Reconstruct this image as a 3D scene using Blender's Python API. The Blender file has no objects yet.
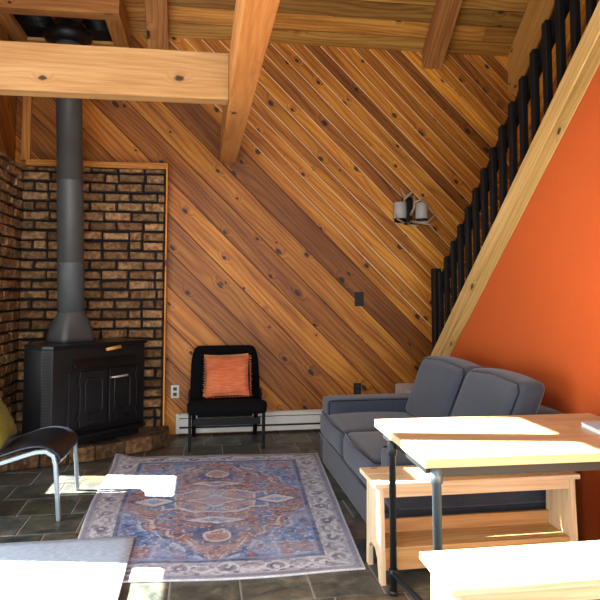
import bpy, bmesh, math, random
import numpy as np
from mathutils import Vector, Matrix
R = math.radians
random.seed(7)
rng = np.random.default_rng(11)
SC = bpy.context.scene
COL = SC.collection

# ------------------------------------------------------------------ colour and nodes
def lin(h):
    h = h.lstrip('#')
    c = [int(h[i:i+2], 16)/255 for i in (0, 2, 4)]
    return tuple((x/12.92 if x <= .04045 else ((x+.055)/1.055)**2.4) for x in c) + (1,)

class NT:
    def __init__(s, name):
        s.m = bpy.data.materials.new(name); s.m.use_nodes = True
        s.t = s.m.node_tree; s.t.nodes.clear()
        s.out = s.n('ShaderNodeOutputMaterial'); s.b = s.n('ShaderNodeBsdfPrincipled')
        s.l(s.b.outputs[0], s.out.inputs[0])
    def n(s, t, **k):
        n = s.t.nodes.new(t)
        for a, b in k.items(): setattr(n, a, b)
        return n
    def l(s, a, b): s.t.links.new(a, b)
    def put(s, inp, v):
        if v is None: return
        if hasattr(v, 'is_output'): s.l(v, inp)
        else: inp.default_value = v
    def math(s, op, a, b=None, c=None, clamp=False):
        n = s.n('ShaderNodeMath', operation=op, use_clamp=clamp)
        for i, v in enumerate((a, b, c)): s.put(n.inputs[i], v)
        return n.outputs[0]
    def mix(s, f, a, b, blend='MIX'):
        n = s.n('ShaderNodeMix', data_type='RGBA', blend_type=blend)
        s.put(n.inputs[0], f); s.put(n.inputs[6], a); s.put(n.inputs[7], b)
        return n.outputs[2]
    def ramp(s, f, *stops):
        n = s.n('ShaderNodeValToRGB'); e = n.color_ramp.elements
        while len(e) < len(stops): e.new(.5)
        for el, (p, c) in zip(e, stops): el.position = p; el.color = c
        s.put(n.inputs[0], f); return n.outputs[0]
    def map(s, v, scale=(1, 1, 1), loc=(0, 0, 0)):
        n = s.n('ShaderNodeMapping'); s.l(v, n.inputs[0])
        n.inputs['Scale'].default_value = scale; n.inputs['Location'].default_value = loc
        return n.outputs[0]
    def noise(s, v, scale, detail=4, rough=.55, dist=0):
        n = s.n('ShaderNodeTexNoise'); s.l(v, n.inputs['Vector'])
        n.inputs['Scale'].default_value = scale; n.inputs['Detail'].default_value = detail
        n.inputs['Roughness'].default_value = rough; n.inputs['Distortion'].default_value = dist
        return n.outputs[0]
    def uv(s): return s.n('ShaderNodeUVMap').outputs[0]
    def obj(s): return s.n('ShaderNodeTexCoord').outputs['Object']
    def attr(s, name='tone'):
        return s.n('ShaderNodeAttribute', attribute_name=name).outputs['Color']
    def bump(s, h, strength=.3, dist=.01):
        n = s.n('ShaderNodeBump'); s.l(h, n.inputs['Height'])
        n.inputs['Strength'].default_value = strength; n.inputs['Distance'].default_value = dist
        s.l(n.outputs[0], s.b.inputs['Normal'])
    def fin(s, col=None, rough=None, metal=None, spec=None, sheen=None):
        s.put(s.b.inputs['Base Color'], col); s.put(s.b.inputs['Roughness'], rough)
        s.put(s.b.inputs['Metallic'], metal); s.put(s.b.inputs['Specular IOR Level'], spec)
        s.put(s.b.inputs['Sheen Weight'], sheen)
        return s.m

def wood(name, dark, mid, light, knot='#2b1408', rough=.5, ring=.5, knots=.72, knot_r=.16, kscale=3.2, spec=.35):
    """timber: UV u runs along the grain in metres, v across it; 'tone' tints each board"""
    s = NT(name); uv = s.uv()
    # knots: sparse Voronoi cells, slightly stretched along the grain
    kv = s.map(uv, (kscale*.62, kscale, 1))
    vo = s.n('ShaderNodeTexVoronoi', voronoi_dimensions='2D'); s.l(kv, vo.inputs['Vector']); vo.inputs['Scale'].default_value = 1
    vo.inputs['Randomness'].default_value = 1
    sep = s.n('ShaderNodeSeparateColor'); s.l(vo.outputs['Color'], sep.inputs[0])
    keep = s.math('GREATER_THAN', sep.outputs[0], knots)
    rad = s.math('MULTIPLY_ADD', sep.outputs[1], knot_r, knot_r*.5)
    dn = s.math('DIVIDE', vo.outputs['Distance'], rad)
    kn = s.noise(s.map(uv, (60, 60, 1)), 1.0, 3, .6)
    dn2 = s.math('ADD', dn, s.math('MULTIPLY_ADD', kn, .9, -.45))
    core = s.math('MULTIPLY', keep, s.math('MULTIPLY', s.math('SUBTRACT', 1.0, dn2), 3.0, clamp=True))
    core = s.math('MULTIPLY', core, .9)
    halo = s.math('MULTIPLY', keep, s.math('SUBTRACT', 1.0, s.math('MULTIPLY', dn, .36), clamp=True))
    # grain that swings round the knots
    sx = s.n('ShaderNodeSeparateXYZ'); s.l(uv, sx.inputs[0])
    w = s.noise(s.map(uv, (.45, 2.2, 1)), 1.0, 2, .45)
    ph = s.math('MULTIPLY_ADD', sx.outputs[1], 60, s.math('MULTIPLY', w, 26))
    ph = s.math('ADD', ph, s.math('MULTIPLY', halo, 6))
    rings = s.math('POWER', s.math('MULTIPLY_ADD', s.math('SINE', s.math('MULTIPLY', ph, 2.0)), .5, .5), 2.0)
    fine = s.noise(s.map(uv, (3, 120, 1)), 1.0, 5, .65)
    broad = s.noise(s.map(uv, (.9, 9, 1)), 1.0, 3, .5)
    f = s.math('MULTIPLY_ADD', rings, -ring*.22, s.math('MULTIPLY', fine, .45))
    f = s.math('ADD', f, s.math('MULTIPLY_ADD', broad, .55, ring*.09))
    c = s.ramp(f, (.32, lin(dark)), (.50, lin(mid)), (.70, lin(light)))
    c = s.mix(1.0, c, s.attr(), 'MULTIPLY')
    c = s.mix(s.math('MULTIPLY', s.math('MULTIPLY', halo, halo), .28), c, lin(knot))
    c = s.mix(core, c, lin(knot))
    s.bump(s.math('ADD', fine, s.math('MULTIPLY', rings, .3)), .12, .003)
    return s.fin(c, rough, spec=spec)

def plain(name, col, rough=.5, metal=0, spec=.5, bump=None, mottle=0, mscale=8, sheen=None, bscale=60):
    s = NT(name); o = s.obj(); c = lin(col)
    if mottle:
        n = s.noise(o, mscale, 5, .6)
        d = tuple(max(0, x*(1-mottle)) for x in c[:3])+(1,); u = tuple(min(1, x*(1+mottle)) for x in c[:3])+(1,)
        c = s.ramp(n, (.3, d), (.7, u))
    if bump: s.bump(s.noise(o, bscale, 4, .6), bump, .004)
    return s.fin(c, rough, metal, spec, sheen)

def fabric(name, a, b, scale=420, rough=.95, bump=.35, sheen=.25):
    s = NT(name); o = s.obj()
    n1 = s.noise(s.map(o, (1, 1, .35)), scale, 2, .6); n2 = s.noise(s.map(o, (.35, .35, 1)), scale, 2, .6)
    n3 = s.noise(o, 6, 3, .5)
    f = s.math('ADD', s.math('MULTIPLY', s.math('ADD', n1, n2), .42), s.math('MULTIPLY', n3, .16))
    c = s.ramp(f, (.36, lin(a)), (.64, lin(b)))
    s.bump(s.math('ADD', n1, n2), bump, .002)
    return s.fin(c, rough, spec=.15, sheen=sheen)

M = {}
M['cedar'] = wood('cedar_wall', '#6f3c0e', '#a96b25', '#d1983e', knot='#1e0d05', knots=.56, knot_r=.10, ring=.5, kscale=5)
M['roof'] = wood('cedar_roof', '#6d4314', '#a06d2c', '#c4964a', knots=.74, knot_r=.085, kscale=4.5)
M['fir'] = wood('fir_beam', '#9c6a3a', '#b78850', '#cda46c', knots=.62, knot_r=.10, kscale=3.4, ring=.3, rough=.75)
M['fir_dark'] = wood('fir_rafter', '#7c4e22', '#a06a34', '#ba884c', knots=.76, knot_r=.10, kscale=4, rough=.7)
M['pine_trim'] = wood('pine_stringer', '#a07c46', '#bb965a', '#cdaa72', knots=.60, knot_r=.09, kscale=5, ring=.5)
M['pine'] = wood('pine_pale', '#c3a579', '#d6bd97', '#e3cfae', knot='#8a5a2b', knots=.90, knot_r=.08, ring=.5, rough=.6)
M['pine_shelf'] = wood('pine_honey', '#a67c48', '#bd9662', '#cdac7a', knot='#6b3a18', knots=.88, knot_r=.08, ring=.5, rough=.6)
M['tabletop'] = wood('beech_top', '#bd9e70', '#ccae80', '#d9be94', knot='#a87538', knots=.95, knot_r=.06, ring=.25, rough=.45)
M['tongue'] = plain('bare_tongue', '#f2dcae', .8)
M['bead'] = plain('light_bead', '#c48c48', .8)
M['gap'] = plain('dark_groove', '#241409', .9)
M['mortar'] = plain('dark_mortar', '#14110f', .95, bump=.6, mottle=.3, mscale=30)
def brick():
    s = NT('old_brick'); o = s.obj()
    n = s.noise(o, 22, 6, .65); n2 = s.noise(o, 90, 4, .7); n3 = s.noise(o, 9, 3, .5)
    c = s.ramp(n, (.28, lin('#503a27')), (.45, lin('#8a6b48')), (.60, lin('#ac8c63')), (.78, lin('#cfba96')))
    c = s.mix(1.0, c, s.attr(), 'MULTIPLY')
    c = s.mix(s.math('MULTIPLY', s.math('GREATER_THAN', n3, .60), .55), c, lin('#3b2a1f'))
    s.bump(s.math('ADD', n, s.math('MULTIPLY', n2, .6)), .7, .012)
    return s.fin(c, .9, spec=.2)
M['brick'] = brick()
def slate():
    s = NT('slate_tile'); o = s.obj()
    n = s.noise(o, 7, 8, .65, .6); n2 = s.noise(o, 40, 5, .65); n3 = s.noise(s.map(o, (1, 1, 1), (5, 3, 0)), 3.2, 4, .6)
    c = s.ramp(n, (.32, lin('#272a2b')), (.46, lin('#4b514d')), (.58, lin('#6d6b5e')), (.70, lin('#9a8a74')))
    c = s.mix(s.math('MULTIPLY', s.math('SUBTRACT', n3, .5, clamp=True), 2.2, clamp=True), c, lin('#6a4f36'))
    c = s.mix(1.0, c, s.attr(), 'MULTIPLY')
    s.bump(s.math('ADD', n, s.math('MULTIPLY', n2, .35)), .45, .008)
    r = s.math('MULTIPLY_ADD', n2, .3, .28)
    return s.fin(c, r, spec=.5)
M['slate'] = slate()
M['grout'] = plain('grey_grout', '#a3a199', .95, bump=.4)
M['orange'] = plain('orange_paint', '#b65220', .62, spec=.3, bump=.08, mottle=.03, mscale=3, bscale=160)
M['stove'] = plain('black_cast_iron', '#101214', .45, .2, .5, bump=.25, mottle=.25, mscale=14, bscale=180)
M['stove_top'] = plain('black_steel_plate', '#1b1e22', .28, .5, .5, mottle=.15)
M['pipe'] = plain('charcoal_stove_pipe', '#4e5251', .5, .25, .5, mottle=.12, mscale=5)
M['pipe_ring'] = plain('dark_flue_collar', '#131416', .4, .5)
M['shield'] = plain('black_corrugated_shield', '#121315', .45, .4)
M['brass'] = plain('varnished_wood_grip', '#c9933f', .45)
M['black_wood'] = plain('black_stained_wood', '#08080a', .6, spec=.25, mottle=.15)
M['black_cloth'] = fabric('black_canvas', '#040507', '#0a0b0e', 300, sheen=0)
M['black_rail'] = plain('black_railing_paint', '#050506', .55, spec=.25, mottle=.2, mscale=20)
M['leather'] = plain('black_leather', '#141a24', .36, 0, .6, bump=.25, bscale=240)
M['grey_metal'] = plain('grey_lacquered_frame', '#7f8c91', .4, .25)
M['dark_metal'] = plain('dark_grey_table_steel', '#1d2425', .5, .3, .5)
M['steel'] = plain('grey_steel_leg', '#55636b', .38, .55, .5)
M['heater'] = plain('cream_heater_enamel', '#d6d5cc', .45)
M['slot'] = plain('heater_slot', '#1a1a1a', .8)
M['plate'] = plain('steel_outlet_plate', '#b9b6ab', .45, .2)
M['socket'] = plain('dark_socket', '#232323', .5)
M['black_plastic'] = plain('black_switch_plastic', '#080707', .6)
M['sofa'] = fabric('slate_blue_upholstery', '#292e37', '#414853', 380)
M['piping'] = fabric('navy_piping', '#0e1117', '#181c24', 400)
M['skirt'] = fabric('slate_blue_slipcover', '#252a33', '#3b424d', 380)
M['carpet'] = fabric('beige_stair_carpet', '#8d8274', '#c2b6a4', 140, bump=.8)
M['olive'] = fabric('olive_velvet', '#5d5f16', '#8a8a28', 260, sheen=.05)
M['tan'] = fabric('tan_cushion_back', '#9c6a33', '#bd8547', 260)
M['iron'] = plain('bronze_antler_iron', '#a08e74', .5, .2)
M['iron_dark'] = plain('black_sconce_plate', '#0c0b0b', .5, .3)
M['shade'] = plain('frosted_sconce_glass', '#a3a097', .5, bump=.3, bscale=60)
M['booklet'] = plain('pale_blue_booklet', '#a9cfda', .5)
M['pages'] = plain('white_pages', '#eef0ee', .7)
def slub():
    s = NT('orange_slub'); o = s.obj()
    n = s.noise(s.map(o, (9, 9, 150)), 1.0, 4, .6); n2 = s.noise(o, 7, 3, .5)
    c = s.ramp(s.math('ADD', s.math('MULTIPLY', n, .75), s.math('MULTIPLY', n2, .25)), (.32, lin('#a34a26')), (.52, lin('#c46a42')), (.72, lin('#d8926a')))
    s.bump(n, .5, .003)
    return s.fin(c, .9, spec=.15, sheen=.2)
M['slub'] = slub()
def woven():
    s = NT('grey_woven_mat'); o = s.obj()
    n = s.noise(s.map(o, (30, 130, 60)), 1.0, 4, .65)
    c = s.ramp(n, (.3, lin('#93a8bc')), (.7, lin('#c6d4e2')))
    s.bump(n, .6, .006)
    return s.fin(c, .95, spec=.1)
M['woven'] = woven()
def rugmat():
    s = NT('printed_rug'); o = s.obj()
    n = s.noise(s.map(o, (1, 1, 1)), 300, 3, .6); n2 = s.noise(o, 20, 5, .65)
    c = s.mix(s.math('MULTIPLY', s.math('SUBTRACT', n2, .40, clamp=True), .9, clamp=True), s.attr('pattern'), lin('#a8a4a8'))
    c = s.mix(.35, c, s.mix(1.0, c, s.ramp(n, (.3, (.55, .55, .55, 1)), (.7, (1.25, 1.25, 1.25, 1))), 'MULTIPLY'))
    s.bump(n, .4, .003)
    return s.fin(c, .95, spec=.1)
M['rug'] = rugmat()

# ------------------------------------------------------------------ mesh builder
class MB:
    def __init__(s): s.v = []; s.f = []; s.mi = []; s.uv = []; s.tone = []; s.sm = []
    def face(s, pts, m=0, uv=None, tone=(1, 1, 1), smooth=False):
        b = len(s.v); s.v += [tuple(p) for p in pts]; n = len(pts)
        s.f.append(tuple(range(b, b+n))); s.mi.append(m); s.sm.append(smooth)
        s.uv.append(uv or [(0, 0)]*n); s.tone.append(tone)
    def mesh(s, V, F, m=0, tone=(1, 1, 1), smooth=False, uvs=None):
        b = len(s.v); s.v += [tuple(p) for p in V]
        for i, f in enumerate(F):
            s.f.append(tuple(b+j for j in f)); s.mi.append(m); s.sm.append(smooth)
            s.uv.append([uvs[j] for j in f] if uvs else [(V[j][0], V[j][1]) for j in f]); s.tone.append(tone)
    def obox(s, o, ex, ey, ez, m=0, tone=(1, 1, 1)):
        """box from corner o along three edge vectors; the grain follows ex"""
        o, ex, ey, ez = map(Vector, (o, ex, ey, ez))
        du, dv = random.uniform(0, 40), random.uniform(0, 40)
        a, b, c = ex.length, ey.length, ez.length
        if ex.cross(ey).dot(ez) < 0: o = o+ey; ey = -ey
        P = lambda i, j, k: o+ex*i+ey*j+ez*k
        V = [P(0,0,0), P(1,0,0), P(1,1,0), P(0,1,0), P(0,0,1), P(1,0,1), P(1,1,1), P(0,1,1)]
        F = [((0,3,2,1), 'xy'), ((4,5,6,7), 'xy'), ((0,1,5,4), 'xz'), ((3,7,6,2), 'xz2'), ((0,4,7,3), 'yz'), ((1,2,6,5), 'yz')]
        bi = len(s.v); s.v += [tuple(p) for p in V]
        G = [(0,0,0),(1,0,0),(1,1,0),(0,1,0),(0,0,1),(1,0,1),(1,1,1),(0,1,1)]
        for f, k in F:
            s.f.append(tuple(bi+i for i in f)); s.mi.append(m); s.tone.append(tone); s.sm.append(False)
            if k == 'xy': s.uv.append([(G[i][0]*a+du, G[i][1]*b+dv) for i in f])
            elif k[:2] == 'xz': s.uv.append([(G[i][0]*a+du, G[i][2]*c+dv+7*len(k)) for i in f])
            else: s.uv.append([(G[i][1]*b*.3+du, G[i][2]*c+dv+13) for i in f])
    def box(s, x0, x1, y0, y1, z0, z1, m=0, tone=(1, 1, 1), grain=None):
        d = {'x': Vector((x1-x0, 0, 0)), 'y': Vector((0, y1-y0, 0)), 'z': Vector((0, 0, z1-z0))}
        if grain is None: grain = max(d, key=lambda k: abs(d[k][ 'xyz'.index(k)]))
        rest = [k for k in 'xyz' if k != grain]
        s.obox((x0, y0, z0), d[grain], d[rest[0]], d[rest[1]], m, tone)
    def tube(s, path, r, n=10, m=0, cap=True, closed=False, smooth=True, rect=None, up=(0, 0, 1)):
        P = [Vector(p) for p in path]; N = len(P); rs = r if isinstance(r, (list, tuple)) else [r]*N
        rings = []; prev = None
        for i, p in enumerate(P):
            if closed: t = (P[(i+1) % N]-P[i-1]).normalized()
            else:
                a = (P[i]-P[i-1]).normalized() if i else None; b = (P[i+1]-P[i]).normalized() if i < N-1 else None
                t = ((a or b)+(b or a)).normalized()
            if prev is None:
                u = Vector(up); 
                if abs(u.dot(t)) > .95: u = Vector((1, 0, 0))
                x = u.cross(t).normalized()
            else: x = (prev-t*prev.dot(t)).normalized()
            y = t.cross(x); prev = x
            if rect:
                k = 1.0
                if a_b := (0 < i < N-1 and not closed):
                    k = 1/max(.4, ((P[i]-P[i-1]).normalized().dot(t)))
                w, h = rect[0]/2, rect[1]/2
                rings.append([p+x*sx*w+y*sy*h*k for sx, sy in ((-1,-1),(1,-1),(1,1),(-1,1))])
            else: rings.append([p+(x*math.cos(2*math.pi*j/n)+y*math.sin(2*math.pi*j/n))*rs[i] for j in range(n)])
        n = 4 if rect else n; V = [q for g in rings for q in g]; F = []
        for i in range(N if closed else N-1):
            k = (i+1) % N
            for j in range(n): F.append((i*n+j, i*n+(j+1) % n, k*n+(j+1) % n, k*n+j))
        if cap and not closed: F += [tuple(range(n))[::-1], tuple((N-1)*n+j for j in range(n))]
        s.mesh(V, F, m, smooth=smooth and not rect)
    def lathe(s, c, prof, n=24, m=0, smooth=True):
        V = []; F = []
        for (r, z) in prof: V += [(c[0]+r*math.cos(2*math.pi*j/n), c[1]+r*math.sin(2*math.pi*j/n), c[2]+z) for j in range(n)]
        for i in range(len(prof)-1):
            for j in range(n): F.append((i*n+j, i*n+(j+1) % n, (i+1)*n+(j+1) % n, (i+1)*n+j))
        F += [tuple(range(n))[::-1], tuple((len(prof)-1)*n+j for j in range(n))]
        s.mesh(V, F, m, smooth=smooth)
    def rbox(s, x0, x1, y0, y1, z0, z1, r=.04, puff=(0, 0, 0), n=8, m=0, xf=None, sag=0):
        """soft box: rounded edges, each side swollen by puff"""
        c = Vector(((x0+x1)/2, (y0+y1)/2, (z0+z1)/2)); h = Vector(((x1-x0)/2, (y1-y0)/2, (z1-z0)/2))
        r = min(r, min(h)*.98); V = []; F = []; idx = {}
        g = []
        for i in range(n+1):
            t = -1+2*i/n; g.append(math.copysign(abs(t)**.75, t))
        def vert(p):
            k = tuple(round(q, 5) for q in p)
            if k in idx: return idx[k]
            q = Vector([p[i]*h[i] for i in range(3)]); cl = Vector([max(-(h[i]-r), min(h[i]-r, q[i])) for i in range(3)])
            d = q-cl
            if d.length > 1e-9: q = cl+d.normalized()*r
            for i in range(3):
                if abs(p[i]) > .999:
                    a, b = [p[j] for j in range(3) if j != i]
                    q[i] += math.copysign(puff[i], p[i])*(1-a*a)*(1-b*b)
            q = q+c
            if xf: q = Vector(xf(q))
            idx[k] = len(V); V.append(q); return idx[k]
        for ax in range(3):
            for sg in (-1, 1):
                for i in range(n):
                    for j in range(n):
                        q = []
                        for a, b in ((i, j), (i+1, j), (i+1, j+1), (i, j+1)):
                            p = [0, 0, 0]; p[ax] = sg; p[(ax+1) % 3] = g[a]; p[(ax+2) % 3] = g[b]; q.append(vert(p))
                        F.append(tuple(q) if sg > 0 else tuple(q[::-1]))
        s.mesh(V, F, m, smooth=True)
    def prism(s, poly, d, m=0, tone=(1, 1, 1), grain=None):
        """flat polygon (3-D points) pushed along d"""
        P = [Vector(p) for p in poly]; d = Vector(d); n = len(P)
        nrm = (P[1]-P[0]).cross(P[2]-P[0])
        if nrm.dot(d) > 0: P = P[::-1]
        g = Vector(grain).normalized() if grain else (P[1]-P[0]).normalized()
        du, dv = random.uniform(0, 40), random.uniform(0, 40)
        def uv(q):
            w = d.normalized().cross(g)
            return (q.dot(g)+du, q.dot(w)+q.dot(d.normalized())+dv)
        Q = [p+d for p in P]
        s.face(P, m, [uv(q) for q in P], tone); s.face(Q[::-1], m, [uv(q) for q in Q[::-1]], tone)
        for i in range(n):
            k = (i+1) % n; f = [P[k], P[i], Q[i], Q[k]]
            s.face(f, m, [uv(q) for q in f], tone)
    def ribbon(s, prof, th, wid, plane='xz', m=0, nw=6, edge=.6):
        """a padded strip: a 2-D profile with thickness th, spanning wid(i)->(a,b) across"""
        N = len(prof); P = [Vector(p) for p in prof]; top = []; bot = []
        for i in range(N):
            a = P[max(0, i-1)]; b = P[min(N-1, i+1)]; t = (b-a).normalized(); nn = Vector((-t.y, t.x))
            k = 1.0
            if i in (0, N-1): k = .35
            top.append(P[i]+nn*th/2*k); bot.append(P[i]-nn*th/2*k)
        V = []; F = []; W = nw+1
        def put(p, w): return (p.x, w, p.y) if plane == 'xz' else (w, p.x, p.y)
        for side in (top, bot):
            for i in range(N):
                a, b = wid(i)
                for j in range(W):
                    t = j/nw; mid = (top[i]+bot[i])/2; e = edge if j in (0, nw) else 1
                    V.append(put(mid+(side[i]-mid)*e, a+(b-a)*t))
        o = N*W
        for i in range(N-1):
            for j in range(nw):
                q = (i*W+j, (i+1)*W+j, (i+1)*W+j+1, i*W+j+1); F.append(q); F.append(tuple(o+x for x in q[::-1]))
        for i in range(N-1):
            F.append((i*W, o+i*W, o+(i+1)*W, (i+1)*W)); F.append((i*W+nw, (i+1)*W+nw, o+(i+1)*W+nw, o+i*W+nw))
        for j in range(nw):
            F.append((j, j+1, o+j+1, o+j)); e = (N-1)*W; F.append((e+j, o+e+j, o+e+j+1, e+j+1))
        s.mesh(V, F, m, smooth=True)
    def build(s, name, mats, parent=None, bevel=0, seg=2, sub=0, kind=None, fix=True):
        me = bpy.data.meshes.new(name); me.from_pydata(s.v, [], s.f)
        if not isinstance(mats, (list, tuple)): mats = [mats]
        for x in mats: me.materials.append(M[x] if isinstance(x, str) else x)
        me.polygons.foreach_set('material_index', s.mi); me.polygons.foreach_set('use_smooth', s.sm)
        ul = me.uv_layers.new(name='UVMap'); ul.data.foreach_set('uv', [c for f in s.uv for p in f for c in p])
        ca = me.color_attributes.new('tone', 'FLOAT_COLOR', 'CORNER')
        ca.data.foreach_set('color', [c for f, t in zip(s.f, s.tone) for _ in f for c in (*t[:3], 1.0)])
        me.update()
        if fix:
            bm = bmesh.new(); bm.from_mesh(me); bmesh.ops.remove_doubles(bm, verts=bm.verts, dist=1e-5) if sub or bevel else None
            bmesh.ops.recalc_face_normals(bm, faces=bm.faces); bm.to_mesh(me); bm.free()
        o = bpy.data.objects.new(name, me); COL.objects.link(o)
        if parent: o.parent = parent; o.matrix_parent_inverse = Matrix.Translation(-parent.location) if not parent.parent else Matrix.Identity(4)
        if bevel:
            b = o.modifiers.new('bevel', 'BEVEL'); b.width = bevel; b.segments = seg; b.limit_method = 'ANGLE'; b.angle_limit = R(40)
        if sub: b = o.modifiers.new('sub', 'SUBSURF'); b.levels = sub; b.render_levels = sub
        if kind: o['kind'] = kind
        return o

def thing(name, label, cat, loc, group=None):
    o = bpy.data.objects.new(name, None); COL.objects.link(o); o.location = loc; o.empty_display_size = .1
    o['label'] = label; o['category'] = cat
    if group: o['group'] = group
    return o
def tag(o, label, cat, group=None):
    o['label'] = label; o['category'] = cat
    if group: o['group'] = group
    return o
# every mesh is written in world coordinates; a part's parent inverse cancels its thing's location
def part(mb, name, mats, parent, **k):
    o = mb.build(name, mats, None, **k); o.parent = parent
    top = parent
    while top.parent: top = top.parent
    if top is parent: o.matrix_parent_inverse = Matrix.Translation(-Vector(parent.location))
    else: o.matrix_parent_inverse = Matrix.Identity(4)
    if parent.type == 'EMPTY' and parent.parent: o.matrix_parent_inverse = Matrix.Translation(-Vector(top.location))
    return o
def copy_tree(o, parent=None):
    c = o.copy(); COL.objects.link(c)
    if parent: c.parent = parent; c.matrix_parent_inverse = o.matrix_parent_inverse.copy()
    for ch in o.children: copy_tree(ch, c)
    return c
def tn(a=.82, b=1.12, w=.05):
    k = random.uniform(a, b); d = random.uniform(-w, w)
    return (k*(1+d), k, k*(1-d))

# ------------------------------------------------------------------ dimensions
YB, XL, XW, XR, YF = 6.45, -1.80, 2.12, 3.40, -1.50       # back wall, left wall, orange wall, stairwell wall, front wall
ZE, SL, YR = 3.96, .82, 2.475                               # eave height, roof pitch, ridge
def roof_z(y): return ZE+SL*(YB-y) if y >= YR else ZE+SL*(y-YF)

def clip(poly, a, b, c):
    """keep the part of a 2-D polygon where a*x+b*y <= c"""
    out = []
    for i in range(len(poly)):
        p, q = poly[i], poly[(i+1) % len(poly)]; dp, dq = a*p[0]+b*p[1]-c, a*q[0]+b*q[1]-c
        if dp <= 0: out.append(p)
        if (dp < 0 < dq) or (dq < 0 < dp):
            t = dp/(dp-dq); out.append((p[0]+(q[0]-p[0])*t, p[1]+(q[1]-p[1])*t))
    return out
# ------------------------------------------------------------------ floor
mb = MB()
mb.box(XL-.1, XR+.1, YF-.1, YB+.1, -.15, -.005, 1)
P = .331; row = 0; y = YF-.05-.11
while y < YB:
    off = [0, .17, .08, .25][row % 4]; x = XL-.4+off
    while x < XR:
        x0, x1, y0, y1 = max(x+.004, XL), min(x+P-.004, XR), max(y+.004, YF), min(y+P-.004, YB)
        if x1-x0 > .02 and y1-y0 > .02:
            k = random.choice(['g', 'g', 'n', 'n', 'b', 'o', 'd'])
            t = {'g': (.74, .79, .78), 'n': (.78, .80, .84), 'b': (.95, .80, .66), 'o': (.86, .84, .66), 'd': (.55, .57, .62)}[k]
            f = random.uniform(.66, 1.3); t = tuple(c*f for c in t); dz = random.uniform(0, .0012); e = .004
            V = [(x0, y0, -.004), (x1, y0, -.004), (x1, y1, -.004), (x0, y1, -.004), (x0+e, y0+e, -.0005+dz), (x1-e, y0+e, -.0005+dz), (x1-e, y1-e, -.0005+dz), (x0+e, y1-e, -.0005+dz)]
            mb.mesh(V, [(4, 5, 6, 7), (0, 1, 5, 4), (1, 2, 6, 5), (2, 3, 7, 6), (3, 0, 4, 7)], 0, t)
        x += P
    y += P; row += 1
tag(mb.build('floor', ['slate', 'grout'], kind='structure'), 'slate tile floor of mixed grey, green and brown squares', 'floor')

# ------------------------------------------------------------------ back wall of diagonal cedar
PITCH, PHASE = .1245, 2.283
def walltone(k):
    kk = k//2 if k*PITCH+PHASE < 2.6 else k          # wide boards low on the left carry a bead down their middle
    r = random.Random(kk*13+11)
    c = r.choice([(.50, .40, .32), (.66, .55, .44), (.80, .70, .56), (1.02, .94, .74), (1.22, 1.16, .88), (1.38, 1.34, 1.0), (1.12, 1.02, .78), (.94, .84, .64)])
    f = r.uniform(.92, 1.08); return tuple(x*f for x in c)
mb = MB()
mb.box(XL-.15, XR+.15, YB+.012, YB+.16, -.1, ZE+.2, 2)
clips = [(-1, 0, -XL), (1, 0, XR), (0, -1, 0), (0, 1, ZE+.03)]
def tongue_back(k):
    # boards towards the upper right have shrunk and bare the pale tongue; lower down the gaps are dark, the beads between them plain
    if k > 0: return 1
    return 2 if k % 2 == 0 else 3
def planks(mb, outline_clips, to3, nrm, pitch, phase, lo, hi, direction, tones, tongue=None, groove=.0042, deep=.007):
    """boards laid side by side: 2-D strips of the given direction, clipped to a convex outline, with a groove between them"""
    d = Vector(direction).normalized(); n = Vector((-d.y, d.x))
    for k in range(math.floor((lo-phase)/pitch), math.ceil((hi-phase)/pitch)):
        tone = tones(k); mt = (tongue(k) if tongue else 2)
        g0 = groove*(.35 if mt == 3 else 1); mn = (tongue(k+1) if tongue else 2); g1 = groove*(.35 if mn == 3 else 1)
        du = random.Random((k//2 if mt == 3 or mn == 3 else k+500)*7+3).uniform(0, 60); s0 = phase+k*pitch
        for lay, (a, b, dep) in enumerate(((s0+g0, s0+pitch-g1, 0), (s0-g0*1.3, s0+g0*1.3, deep))):
            poly = [tuple(d*-14+n*a), tuple(d*14+n*a), tuple(d*14+n*b), tuple(d*-14+n*b)]
            for c in outline_clips:
                poly = clip(poly, *c)
                if len(poly) < 3: break
            if len(poly) < 3: continue
            pts = [Vector(to3(*p))-Vector(nrm)*dep for p in poly]
            uv = [(Vector(p).dot(d)+du, Vector(p).dot(n)+du*3.1) for p in poly]
            if (pts[1]-pts[0]).cross(pts[2]-pts[0]).dot(Vector(nrm)) < 0: pts = pts[::-1]; uv = uv[::-1]
            if lay == 0:
                mb.face(pts, 0, uv, tone)
                for i in range(len(pts)):                     # board edges down into the groove
                    p, q = pts[i], pts[(i+1) % len(pts)]; dn = Vector(nrm)*deep
                    mb.face([q, p, p-dn, q-dn], 0, [uv[(i+1) % len(pts)], uv[i], uv[i], uv[(i+1) % len(pts)]], tone)
            else: mb.face(pts, mt, uv)
planks(mb, clips, lambda a, b: (a, YB, b), (0, -1, 0), PITCH, PHASE, -2.2, 5.6, (1, -1), walltone, tongue_back)
wall_back = tag(mb.build('wall_back', ['cedar', 'tongue', 'gap', 'bead'], kind='structure', fix=False), 'back wall of diagonal knotty cedar boards', 'wall')

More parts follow.
